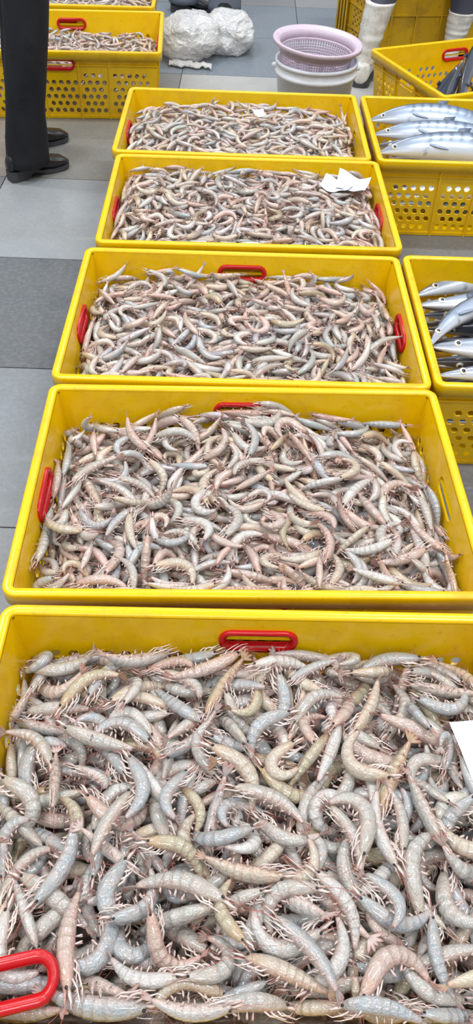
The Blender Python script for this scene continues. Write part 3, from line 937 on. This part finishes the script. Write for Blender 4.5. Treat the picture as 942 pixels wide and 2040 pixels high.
def fish_parts(pal, L, bend, sb, dep=1.0, snout=1.0, seed=0):
    g_ = np.random.default_rng(seed)
    back, side, belly = (lin(c) for c in FPAL[pal])
    k = 60; nth = 20; ts = np.linspace(0, 1, k) ** 1.15
    P, Nv, Tv = fish_spine(bend, sb, ts)
    a = np.interp(ts, *(FDP if snout > 1 else FD)) * dep; b = a * np.interp(ts, [0, .2, .5, 1], [.55, .62, .66, .35])
    th = np.arange(nth) * 2 * math.pi / nth; cs, sn = np.cos(th), np.sin(th)
    V = P[:, None, :] + Nv[:, None, :] * (a[:, None] * cs)[:, :, None]
    V[:, :, 2] += b[:, None] * np.sign(sn) * np.abs(sn) ** .8
    C = np.tile(side, (k, nth, 1)); u = np.tile(cs, (k, 1)); T2 = np.tile(ts[:, None], (1, nth))
    C = mixn(C, belly, np.clip(-u * 1.3 + .1, 0, 1))
    C = mixn(C, back, np.clip((u - .45) / .35, 0, 1) * .9)
    if pal == 'bar':
        bars = np.clip(np.sin(T2 * 2 * math.pi * 20 + u * .8) * 1.5 - .2, 0, 1) * np.clip((u + .05) / .35, 0, 1) * (T2 > .24) * (T2 < .92)
        C = mixn(C, back * .8, bars * .8)
    else:
        C = mixn(C, back, np.clip(np.sin(T2 * 70 + u * 5) * np.sin(T2 * 23 + u * 9), 0, 1) * .12)
    gill = np.exp(-((T2 - .215 - .02 * (1 - u * u)) / .006) ** 2) * (np.abs(u) < .85)
    C = mixn(C, back * .7, gill * .65)
    C = mixn(C, lin((118, 118, 126)), np.clip((.2 - T2) / .1, 0, 1) * .45 * (u > -.5))
    mouth = np.exp(-((u + .12) / .12) ** 2) * (T2 < .085)
    C = mixn(C, lin((60, 58, 66)), mouth * .8)
    F = []
    for i in range(k - 1):
        for j in range(nth):
            q, r2 = i * nth + j, i * nth + (j + 1) % nth
            F.append((q, q + nth, r2 + nth, r2))
    F += [tuple(range(nth)), tuple(range(k * nth - 1, (k - 1) * nth - 1, -1))]
    V = V.reshape(-1, 3); V0 = V.copy()
    out = [('body', V, F, C.reshape(-1, 3), M_fish)]
    def sp1(t):
        p_, n_, t_ = fish_spine(bend, sb, np.array([t])); return p_[0], n_[0], t_[0]
    te = .075 if snout <= 1 else .098
    pe, ne, _ = sp1(te); ae = np.interp(te, *(FDP if snout > 1 else FD)) * dep
    for s_ in (-1, 1):
        m = MB(); c = pe + ne * ae * .25 + np.array([0, 0, s_ * ae * .50]); r_ = .0155 if snout <= 1 else .0155
        Ve, Fe = uvsphere(c, (r_, r_, r_ * .45), 16, 8); m.add(Ve, Fe, lin((222, 222, 216)))
        Ve, Fe = uvsphere(c + (0, 0, s_ * r_ * .18), (r_ * .62, r_ * .62, r_ * .36), 14, 8); m.add(Ve, Fe, lin((18, 20, 26)))
        out.append(('eye', *m.arrays(), M_eye))
    fc = mixn(back, side, .3)
    for s_ in (-1, 1):                                   # pectoral fins
        p_, n_, t_ = sp1(.245); A = p_ - n_ * .008 + np.array([0, 0, s_ * np.interp(.245, *FD) * dep * .60])
        d = t_ * .93 - n_ * .32
        Vb, Fb = tube(np.array([A, A + d * .03 + (0, 0, s_ * .004), A + d * .07 + (0, 0, s_ * .006), A + d * .10 + (0, 0, s_ * .004)]), [.004, .0035, .0025, .0015], [.008, .012, .010, .002], (0, 0, 1) if False else n_, 6)
        Vb, Fb = tube(np.array([A, A + d * .03 + (0, 0, s_ * .004), A + d * .07 + (0, 0, s_ * .006), A + d * .10 + (0, 0, s_ * .004)]), [.006, .009, .007, .0015], [.003, .0022, .0018, .001], (0, 0, 1), 6)
        out.append(('pectoral_fin', Vb, Fb, np.tile(mixn(fc, side, .6), (len(Vb), 1)), M_fin))
    for t, sg, ln in ((.42, 1, .035), (.68, 1, .035), (.68, -1, .03)):
        p_, n_, t_ = sp1(t); aa = np.interp(t, *FD) * dep * .9 * sg
        pts = np.array([p_ + n_ * aa - t_ * .03, p_ + n_ * aa, p_ + n_ * aa + t_ * .03, p_ + n_ * (aa + sg * ln) + t_ * .05])
        Vb = np.array([pts[0] + (0, 0, .002), pts[2] + (0, 0, .002), pts[3] + (0, 0, .0006), pts[0] + n_ * sg * ln * .8 + t_ * .015, pts[0] - (0, 0, .002), pts[2] - (0, 0, .002), pts[3] - (0, 0, .0006), pts[0] + n_ * sg * ln * .8 + t_ * .015 - (0, 0, .001)])
        out.append(('dorsal_fin' if sg > 0 else 'anal_fin', Vb, [(0, 1, 2, 3), (7, 6, 5, 4), (0, 4, 5, 1), (1, 5, 6, 2), (2, 6, 7, 3), (3, 7, 4, 0)], np.tile(fc * .7, (8, 1)), M_fin))
    p_, n_, t_ = sp1(.985); m = MB()
    for sg in (-1, 1):
        d = t_ * .72 + n_ * sg * .7
        Vb, Fb = tube(np.array([p_, p_ + d * .04, p_ + d * .085, p_ + d * .125]), [.010, .013, .010, .002], [.004, .0028, .002, .001], (0, 0, 1), 6)
        m.add(Vb, Fb, back * .9)
    out.append(('tail_fin', *m.arrays(), M_fin))
    return [(n_2, v * L, f, c, mt) for (n_2, v, f, c, mt) in out]

class FishPile(Pile):
    pass
def place_fish(pile, key, head, yaw, L, bend, pal, label, group, roll=0.0, sb=0, dep=1.0, snout=1.0, seed=0, tilt=(0, 0), sink=.012, zmin=None, pix=None):
    parts = fish_parts(pal, L, bend, sb, dep, snout, seed)
    Rm = rot_euler(yaw, roll, np.array([tilt[0], tilt[1], 1.0]))
    for _ in range(4 if pix else 1):
        P = parts[0][1] @ Rm.T + (head[0], head[1], 0)
        i, j, z = pile.drop(P, sink=sink)
        if pix: head = loc(key, pix[0], pix[1], z)
    P = parts[0][1] @ Rm.T + (head[0], head[1], 0)
    i, j, _ = pile.drop(P, sink=sink)
    if zmin is not None: z = zmin
    P[:, 2] += z; np.maximum.at(pile.H, (i, j), P[:, 2])
    Mw = crate_world(key)
    r = empty('fish'); tag(r, label, 'fish', group)
    A = Mw[:3, :3] @ Rm; t = Mw @ np.array([head[0], head[1], z, 1])
    r.matrix_basis = Matrix(((*A[0], t[0]), (*A[1], t[1]), (*A[2], t[2]), (0, 0, 0, 1)))
    for (nm, v, f, c, mt) in parts: link(nm, mk_mesh('fish_' + nm, v, f, c, mt), r)
    return r
def loc(key, px, py, z=.25):
    return (np.linalg.inv(crate_world(key)) @ np.append(at(px, py, z), 1))[:2]
flat = lambda z: (lambda X, Y: np.full_like(X, z))
FX = math.pi           # yaw pi: head to the left
G1 = 'barred silver fish in the upper right crate'
pl = Pile(flat(.02), 0.0)
for a_ in range(10):        # lower layers, seen through the holes
    y = -.17 + .085 * (a_ % 5)
    place_fish(pl, 'F1', (-.395 + .02 * (a_ % 2), y), FX, .66, (-14, 12)[a_ % 2], 'bar',
               'silver fish in the lower layers of the barred fish crate', G1, (0, FX)[a_ % 2], 0, .98, 1, a_, zmin=.065 + .062 * (a_ // 5))
pl.H[:] = np.maximum(pl.H, .205)
for (px, py, yaw, L, bend, roll, lab, dep) in [
    (806, 214, FX - .03, .68, 40, FX + .6, 'barred silver fish along the back wall of its crate', 1.3),
    (738, 240, FX + .02, .66, 46, FX - .75, 'plump silver fish lying second from the back, arched', 1.35),
    (746, 268, FX + .03, .68, 30, FX - .75, 'silver fish just in front of the plump arched one', 1.2),
    (750, 290, FX, .70, 10, 1.3, 'dark-headed silver fish at the left wall of the barred fish crate', 1.0),
    (815, 310, FX + .03, .66, 30, FX + .2, 'silver fish at the front wall, only its pale belly showing', .9),
    (756, 304, FX + .07, .74, 42, FX - .75, 'large barred silver fish with round eye at the front left of its crate', 1.3)]:
    place_fish(pl, 'F1', loc('F1', px, py, .25), yaw, L, bend, 'bar', lab, G1, roll, 0, dep, 1, int(px + py), sink=.03, pix=(px, py))

G2 = 'long-snouted silver fish in the right-hand crate'
pl = Pile(flat(.02), 0.0)
for a_ in range(10):
    y = -.17 + .085 * (a_ % 5)
    place_fish(pl, 'F2', (-.395 + .02 * (a_ % 2), y), FX, .66, (-12, 14)[a_ % 2], 'mack',
               'silver fish in the lower layers of the long-snouted fish crate', G2, (0, FX)[a_ % 2], 0, .98, 2, a_, zmin=.065 + .062 * (a_ // 5))
for a_ in range(6):
    place_fish(pl, 'F2', (-.405 + .02 * (a_ % 2), -.22 + .088 * a_), FX, .68, 6, 'dark',
               'silver fish in the lower layers of the long-snouted fish crate', G2, (1.2, 1.5)[a_ % 2], 0, 1.35, 2, 40 + a_, zmin=.175)
pl.H[:] = np.maximum(pl.H, .185)
for (px, py, yaw, L, bend, roll, lab, dep, pal) in [
    (884, 764, FX, .64, 6, 1.35, 'dark-backed fish lying along the front wall of its crate', 1.15, 'dark'),
    (866, 722, FX, .66, -8, 1.3, 'dark fish back showing just below the big-eyed snout', 1.15, 'dark'),
    (852, 655, FX, .66, 10, 1.3, 'black-backed fish under the arched silver one', 1.15, 'dark'),
    (872, 748, FX + .06, .66, 14, FX - .5, 'small-headed silver fish in the near left corner of its crate', 1.15, 'mack'),
    (842, 628, FX + .03, .68, 4, 2.0, 'dark slim fish, third snout from the back wall', 1.1, 'dark'),
    (832, 608, FX + .10, .70, 8, FX - .2, 'pale silver fish, second snout from the back wall', 1.25, 'mack'),
    (828, 590, FX + .32, .70, 42, FX - .45, 'silver fish with big eye, snout nearest the back wall', 1.4, 'mack'),
    (856, 690, FX + .75, .62, 70, FX - .2, 'arched pale fish bending down to the left wall', 1.0, 'mack'),
    (858, 690, FX - .04, .70, 4, FX - .4, 'large silver fish with round eye and long pointed snout in the middle', 1.45, 'mack')]:
    place_fish(pl, 'F2', loc('F2', px, py, .25), yaw, L, bend, pal, lab, G2, roll, 0, dep, 2, int(px + py), sink=.03, pix=(px, py))

G3 = 'dark slender fish heaped in the turned crate'
pl = Pile(lambda X, Y: .05 + .16 * np.clip((X + .3) / .4, 0, 1), 0.0)
g3 = np.random.default_rng(3)
W3 = ['lowest on the left of the heap', 'second from the left', 'against the near wall', 'crossing low over the others', 'thinnest on the left slope',
      'with a pale belly edge', 'in the middle of the heap', 'running to the back wall', 'bent most near the top', 'beside the red handle',
      'on the upper slope', 'at the right frame edge', 'topmost of the heap', 'just under the topmost one']
for a_ in range(14):
    hd = (-.14 + .032 * a_ + g3.uniform(-.02, .02), .17 + g3.uniform(0, .06))
    place_fish(pl, 'F3', hd, .80 + g3.uniform(-.14, .14), .50 + g3.uniform(-.03, .03), g3.uniform(-22, 22), 'dark' if a_ % 4 else 'mack',
               'dark slender fish in the turned crate, ' + W3[a_], G3, g3.uniform(.6, 2.4), 0, 1.15, 2, a_, (-.25, -.1), sink=.02)

# ------------------------------------------------------------------ bucket and colander
bc = at(631, 118, .29)
bk = empty('bucket', (bc[0], bc[1], 0)); tag(bk, 'white plastic bucket under the mauve colander', 'bucket')
Rb = .178
mb = MB(); Vb, Fb = lathe([(0.0, .0), (Rb - .032, 0), (Rb - .026, .008), (Rb - .004, .235), (Rb + .004, .236), (Rb + .005, .250), (Rb, .252), (Rb, .278), (Rb + .006, .280), (Rb + .006, .292), (Rb - .002, .294),
                                (Rb - .005, .285), (Rb - .012, .2), (Rb - .034, .012), (0, .012)], 56)
mb.add(Vb, Fb); mb.build('pail', M_white, bk)
for sx in (-1, 1):
    mb = MB(); Vb, Fb = lathe([(0, .018), (.009, .012), (.010, .010), (.011, 0), (.014, -.003)], 16)
    mb.add(Vb, Fb); o = mb.build('handle_lug', M_white, bk)
    o.matrix_basis = Matrix.Translation((sx * (Rb + .003), 0, .262)) @ Matrix.Rotation(sx * math.pi / 2, 4, 'Y')
mb = MB()
pts = [(-(Rb + .018) * math.cos(q), -(Rb + .02) * math.sin(q) * .9 , .262 - .06 * math.sin(q)) for q in np.linspace(0, math.pi, 25)]
Vb, Fb = tube(np.array([(x, -y * 1.0, z) for x, y, z in pts]), .003, .003, (0, 0, 1), 6); mb.add(Vb, Fb)
mb.build('bail', M_white, bk)
cl = empty('colander', (bc[0] - .002, bc[1] + .004, .364)); tag(cl, 'mauve plastic colander with wide rim sitting in the white bucket', 'colander')
cl.rotation_euler = (R(1.0), R(3.4), 0)
Rc = .198
mb = MB()
prof = [(Rc - .026, -.008), (Rc - .012, 0), (Rc - .003, .002), (Rc, -.003), (Rc - .001, -.014), (Rc - .006, -.016), (Rc - .010, -.008), (Rc - .026, -.014), (Rc - .036, -.045), (Rc - .040, -.045), (Rc - .030, -.010)]
Vb, Fb = lathe(prof + [prof[0]], 64); mb.add(Vb, Fb); mb.build('rim', M_mauve, cl)
# open mesh basket: vertical bars and hoops
mb = MB(); nb_ = 84
def cr(z): return np.interp(z, [-.215, -.19, -.045], [.118, .132, Rc - .038])
for q in range(nb_):
    a_ = 2 * math.pi * q / nb_; zz = np.linspace(-.045, -.205, 5)
    Vb, Fb = tube(np.array([(cr(z) * math.cos(a_), cr(z) * math.sin(a_), z) for z in zz]), .0024, .0024, (math.cos(a_), math.sin(a_), 0), 4); mb.add(Vb, Fb)
for z in np.arange(-.05, -.21, -.0105):
    q = np.linspace(0, 2 * math.pi, 65)
    Vb, Fb = tube(np.stack([cr(z) * np.cos(q), cr(z) * np.sin(q), 0 * q + z], 1), .0018, .0018, (0, 0, 1), 4, False, False); mb.add(Vb, Fb)
for z in (-.045, -.13):
    q = np.linspace(0, 2 * math.pi, 65)
    Vb, Fb = tube(np.stack([cr(z) * np.cos(q), cr(z) * np.sin(q), 0 * q + z], 1), .003, .006, (0, 0, 1), 6, False, False); mb.add(Vb, Fb)
Vb, Fb = lathe([(0, -.209), (.122, -.209), (.128, -.196), (.131, -.197), (.124, -.214), (0, -.214)], 48); mb.add(Vb, Fb)
mb.build('mesh_basket', M_mauve, cl)

# ------------------------------------------------------------------ crumpled plastic bags
from mathutils import noise as mn
def bag(c, r, seed, label, amp=.16):
    bm = bmesh.new(); bmesh.ops.create_icosphere(bm, subdivisions=6, radius=1)
    for v_ in bm.verts:
        d = v_.co.normalized(); s = Vector((seed, seed * 1.7, 0))
        k1 = mn.noise(d * 1.6 + s); k2 = 1 - abs(mn.noise(d * 3.4 + s)) * 2; k3 = 1 - abs(mn.noise(d * 7.5 + s * 2)) * 2; k4 = 1 - abs(mn.noise(d * 16 + s)) * 2
        wd_ = d + Vector((mn.noise(d * 3 + s), mn.noise(d * 3 + s * 3), mn.noise(d * 3 + s * 5))) * .35
        k5 = 1.5 * max((1 - abs(mn.noise(wd_ * 1.7 + s * 4)) * 1.6), 0) ** 8 + .7 * max((1 - abs(mn.noise(wd_ * 3.6 + s * 6)) * 1.6), 0) ** 6
        f = .98 + .034 * k5 + amp * 1.5 * k1 + amp * .22 * k2 + amp * .08 * k3 + amp * .03 * k4
        p_ = Vector((d.x * r[0] * f, d.y * r[1] * f, d.z * r[2] * f))
        zf = p_.z + r[2] * .75
        if zf < 0: zf = .004 * (1 + k3); p_.x *= 1.05; p_.y *= 1.05
        v_.co = (p_.x, p_.y, max(zf, .001))
    me = bpy.data.meshes.new('plastic_bag'); bm.to_mesh(me); bm.free(); me.materials.append(M_bag)
    me.polygons.foreach_set('use_smooth', [True] * len(me.polygons))
    o = link('plastic_bag', me); o.location = c; tag(o, label, 'bag', 'crumpled plastic bags behind the shrimp crates')
    return o
p1 = at(378, 112); p2 = at(455, 108)
bag((p1[0], p1[1] + .02, 0), (.165, .17, .115), 3.3, 'crumpled white plastic bag beside the tall-sided left crate')
bag((p2[0] - .005, p2[1] + .07, 0), (.15, .15, .105), 8.1, 'puffed clear plastic bag, right one of the two crumpled bags')
# torn strip of film lying in front
mb = MB(); nu, nv = 40, 8; V = []
for i in range(nu):
    for j in range(nv):
        x, y = i / (nu - 1), j / (nv - 1)
        V.append((x * .23, y * .06 - .03 * x + .008 * math.sin(x * 17), .006 + .02 * abs(mn.noise(Vector((x * 7, y * 3, 1)))) + .014 * math.sin(y * math.pi)))
F = [(i * nv + j, (i + 1) * nv + j, (i + 1) * nv + j + 1, i * nv + j + 1) for i in range(nu - 1) for j in range(nv - 1)]
mb.add(V, F); o = mb.build('plastic_scrap', M_bag); p1 = at(336, 134); o.location = (p1[0], p1[1], 0)
tag(o, 'torn strip of white plastic film on the floor in front of the bags', 'plastic scrap')
sm = o.modifiers.new('thick', 'SOLIDIFY'); sm.thickness = .0025; sm.offset = 1

# ------------------------------------------------------------------ people (only what the frame shows: from the feet to the hips)
def leg_loft(mb, pts, ra, rb, fwd_, c=(1, 1, 1), n=24, wr=.0, seed=0):
    """cloth leg: rings stay level; ra along fwd_, rb across"""
    P = np.array(pts, float); k = 28; s = np.linspace(0, len(P) - 1, k)
    f = np.array([fwd_[0], fwd_[1], 0.0]); f /= np.linalg.norm(f); sd = np.array([-f[1], f[0], 0])
    V = []
    for q in s:
        c_ = np.array([np.interp(q, range(len(P)), P[:, i]) for i in range(3)])
        a_ = np.interp(q, range(len(P)), ra); b_ = np.interp(q, range(len(P)), rb)
        for j in range(n):
            t = 2 * math.pi * j / n
            w_ = 1 + wr * mn.noise(Vector((math.cos(t) * 1.3 + seed, math.sin(t) * 1.3, q * 1.6)))
            V.append(c_ + f * a_ * math.cos(t) * w_ + sd * b_ * math.sin(t) * w_)
    F = [(i * n + j, i * n + (j + 1) % n, (i + 1) * n + (j + 1) % n, (i + 1) * n + j) for i in range(k - 1) for j in range(n)]
    F += [tuple(range(n - 1, -1, -1)), tuple(range((k - 1) * n, k * n))]
    mb.add(V, F, c)

def shoe(parent, heel, ang, L=.285, heel_h=.035, name='shoe', m_up=None):
    m_up = m_up or M_shoe
    mb = MB(); k = 26; n = 18; V = []
    for i in range(k):
        x = i / (k - 1)
        wd = np.interp(x, [0, .06, .2, .45, .7, .88, .97, 1], [.018, .031, .034, .034, .046, .042, .026, .010])
        top = np.interp(x, [0, .05, .25, .4, .55, .75, .92, 1], [.085, .105, .108, .098, .076, .056, .045, .028])
        z0 = np.interp(x, [0, .3, .5, .7, 1], [heel_h, heel_h, .016, .010, .018])
        y0 = .012 * math.sin(x * math.pi) 
        for j in range(n):
            t = 2 * math.pi * j / n
            cy, cz = math.cos(t), math.sin(t)
            zz = z0 + (top - z0) * (.5 + .5 * np.sign(cz) * abs(cz) ** .75)
            V.append((x * L, y0 + wd * np.sign(cy) * abs(cy) ** .8, zz))
    F = [(i * n + j, i * n + (j + 1) % n, (i + 1) * n + (j + 1) % n, (i + 1) * n + j) for i in range(k - 1) for j in range(n)]
    F += [tuple(range(n - 1, -1, -1)), tuple(range((k - 1) * n, k * n))]
    mb.add(V, [f[::-1] for f in F])
    xf = Matrix.Translation((heel[0], heel[1], 0)) @ Matrix.Rotation(ang, 4, 'Z')
    s = mb.build(name, m_up, parent, xf=xf)
    mb = MB(); V = []; q = 24
    ol = []
    for i in range(q):
        x = i / (q - 1); ol.append((x * L - .001, np.interp(x, [0, .06, .2, .45, .7, .88, .97, 1], [.02, .034, .037, .036, .049, .045, .029, .010]) , x))
    for (x, wd, t) in ol:
        z0 = np.interp(t, [0, .28, .36, .5, .7, 1], [0, 0, .022, .008, 0, .008]); z1 = np.interp(t, [0, .3, .5, .7, 1], [heel_h + .006, heel_h + .006, .022, .016, .022])
        y0 = .012 * math.sin(t * math.pi)
        V += [(x, y0 - wd, z0), (x, y0 + wd, z0), (x, y0 + wd, z1), (x, y0 - wd, z1)]
    F = [(i * 4 + j, (i + 1) * 4 + j, (i + 1) * 4 + (j + 1) % 4, i * 4 + (j + 1) % 4) for i in range(q - 1) for j in range(4)]
    F += [(0, 1, 2, 3), ((q - 1) * 4 + 3, (q - 1) * 4 + 2, (q - 1) * 4 + 1, (q - 1) * 4)]
    mb.add(V, F); mb.build('sole', M_sole, s, smooth=False, xf=xf)
    return s

pr = empty('person', (-.95, 3.3, 0)); tag(pr, 'person in black flared trousers and black heeled shoes standing at left', 'person')
pinv = Matrix.Translation((.95, -3.3, 0))
def person_obj(o): o.matrix_parent_inverse = pinv; return o
a1 = math.atan2(.163, .195)
hd = np.array([math.cos(a1), math.sin(a1)])
mb = MB()
near = np.array([-.985, 3.112]) + hd * .092; far = np.array([-1.045, 3.372]) + hd * .085
hip = (near + far) / 2 + np.array([-.01, 0])
leg_loft(mb, [(near[0], near[1], .055), (near[0] + .02, near[1] + .01, .25), (near[0] + .060, near[1] + .02, .48), (near[0] + .085, near[1] + .06, .70), (hip[0] + .06, hip[1], .95)],
         [.090, .080, .080, .09, .13], [.080, .072, .074, .09, .17], hd, wr=.10, seed=1)
leg_loft(mb, [(far[0], far[1], .055), (far[0] + .03, far[1], .25), (far[0] + .05, far[1], .48), (far[0] + .08, far[1] - .03, .70), (hip[0] + .06, hip[1], .95)],
         [.090, .080, .080, .09, .13], [.080, .072, .074, .09, .17], hd, wr=.10, seed=4)
person_obj(mb.build('trousers', M_dark, pr))
s1 = shoe(pr, (-.985, 3.112), a1, .272); person_obj(s1)
s2 = shoe(pr, (-1.045, 3.372), a1, .285); person_obj(s2)

# person in white rubber boots, upper right
pb = empty('person', (1.0, 4.55, 0)); tag(pb, 'person in dirty white rubber boots standing by the turned crate', 'person')
pinv2 = Matrix.Translation((-1.0, -4.55, 0))
def boot(parent, foot, top, ang, pinv_, zt):
    """wellington: foot + shaft with ring creases"""
    mb = MB()
    f2 = np.array([math.cos(ang), math.sin(ang)])
    k = 34; n = 24; V = []
    ft = np.array([foot[0], foot[1], .10]); tp = np.array([top[0], top[1], zt])
    for i in range(k):
        s = i / (k - 1); c = ft + (tp - ft) * s
        cre = 1 + .035 * math.sin(s * 34) * math.exp(-((s - .42) / .28) ** 2) + (.03 if s > .965 else 0)
        a_ = np.interp(s, [0, .15, .5, 1], [.062, .058, .068, .078]) * cre; b_ = np.interp(s, [0, .15, .5, 1], [.052, .050, .062, .072]) * cre
        for j in range(n):
            t = 2 * math.pi * j / n
            w_ = 1 + .06 * mn.noise(Vector((math.cos(t) * 2, math.sin(t) * 2, s * 6)))
            V.append((c[0] + (f2[0] * math.cos(t) * a_ - f2[1] * math.sin(t) * b_) * w_, c[1] + (f2[1] * math.cos(t) * a_ + f2[0] * math.sin(t) * b_) * w_, c[2]))
    F = [(i * n + j, i * n + (j + 1) % n, (i + 1) * n + (j + 1) % n, (i + 1) * n + j) for i in range(k - 1) for j in range(n)]
    F += [tuple(range(n - 1, -1, -1)), tuple(range((k - 1) * n, k * n))]
    mb.add(V, F)
    V = []; k2 = 22; n = 18
    for i in range(k2):
        x = i / (k2 - 1)
        wd = np.interp(x, [0, .06, .3, .6, .85, .96, 1], [.02, .042, .046, .050, .050, .034, .012]); tz = np.interp(x, [0, .1, .4, .6, .9, 1], [.10, .125, .125, .085, .07, .04])
        for j in range(n):
            t = 2 * math.pi * j / n; y = wd * np.sign(math.cos(t)) * abs(math.cos(t)) ** .8
            z = .014 + (tz - .014) * (.5 + .5 * np.sign(math.sin(t)) * abs(math.sin(t)) ** .8); xx = -.075 + x * .285
            V.append((foot[0] + f2[0] * xx - f2[1] * y, foot[1] + f2[1] * xx + f2[0] * y, z))
    F = [(i * n + j, (i + 1) * n + j, (i + 1) * n + (j + 1) % n, i * n + (j + 1) % n) for i in range(k2 - 1) for j in range(n)]
    F += [tuple(range(n)), tuple(range(k2 * n - 1, (k2 - 1) * n - 1, -1))]
    mb.add(V, F)
    b = mb.build('boot', M_boot, parent); b.matrix_parent_inverse = pinv_
    mb = MB(); V = []
    for i in range(k2):
        x = i / (k2 - 1); wd = np.interp(x, [0, .06, .3, .6, .85, .96, 1], [.022, .046, .049, .053, .053, .038, .014]); xx = -.078 + x * .291
        for y, z in ((-wd, 0), (wd, 0), (wd, .020), (-wd, .020)):
            V.append((foot[0] + f2[0] * xx - f2[1] * y, foot[1] + f2[1] * xx + f2[0] * y, z))
    F = [(i * 4 + j, (i + 1) * 4 + j, (i + 1) * 4 + (j + 1) % 4, i * 4 + (j + 1) % 4) for i in range(k2 - 1) for j in range(4)]
    F += [(0, 1, 2, 3), ((k2 - 1) * 4 + 3, (k2 - 1) * 4 + 2, (k2 - 1) * 4 + 1, (k2 - 1) * 4)]
    mb.add(V, F); s = mb.build('sole', M_sole, b, smooth=False)
    return b
fa = at(712, 172); ta = atY(758, 4, 4.42)
b1f = (fa[0] + .02, fa[1] + .05)
boot(pb, b1f, (ta[0], ta[1]), R(78), pinv2, .37)
tb = atY(922, 22, 4.74)
boot(pb, (tb[0] - .02, tb[1] + .0), (tb[0], tb[1]), R(80), pinv2, float(tb[2]))
mb = MB(); hipb = np.array([(b1f[0] + tb[0]) / 2 + .08, 4.72])
leg_loft(mb, [(ta[0], ta[1], .345), (ta[0] + .08, ta[1] + .08, .52), (hipb[0] - .06, hipb[1], .80), (hipb[0], hipb[1], .95)], [.066, .085, .11, .13], [.062, .08, .11, .17], (0, 1), wr=.08, seed=7)
leg_loft(mb, [(tb[0], tb[1], float(tb[2]) - .03), (tb[0] - .02, tb[1], .52), (hipb[0] + .06, hipb[1], .80), (hipb[0], hipb[1], .95)], [.066, .085, .11, .13], [.062, .08, .11, .17], (0, 1), wr=.08, seed=9)
o = mb.build('trousers', M_navy, pb); o.matrix_parent_inverse = pinv2

# person whose feet show at the top edge, behind the bags
f1 = at(372, 26); f2_ = at(438, 44)
pt_ = empty('person', (f1[0], f1[1], 0)); tag(pt_, 'person at the top edge behind the bags, grey-blue trousers and dark shoe showing', 'person')
pinv3 = Matrix.Translation((-f1[0], -f1[1], 0))
s = shoe(pt_, (f1[0] - .10, f1[1] + .02), R(8), .28); s.matrix_parent_inverse = pinv3
s = shoe(pt_, (f2_[0] - .02, f2_[1] + .06), R(-60), .27); s.matrix_parent_inverse = pinv3
mb = MB(); hp = (f1 + f2_) / 2 + np.array([0, .15, 0])
leg_loft(mb, [(f1[0] - .02, f1[1] + .05, .05), (f1[0] - .02, f1[1] + .06, .3), (f1[0], f1[1] + .06, .5), (hp[0], hp[1], .92)], [.10, .09, .09, .13], [.09, .08, .08, .16], (1, 0), wr=.14, seed=12)
leg_loft(mb, [(f2_[0] + .02, f2_[1] + .08, .05), (f2_[0] + .03, f2_[1] + .09, .3), (f2_[0] + .02, f2_[1] + .09, .5), (hp[0], hp[1], .92)], [.10, .09, .09, .13], [.09, .08, .08, .16], (1, 0), wr=.14, seed=15)
o = mb.build('trousers', M_denim, pt_); o.matrix_parent_inverse = pinv3
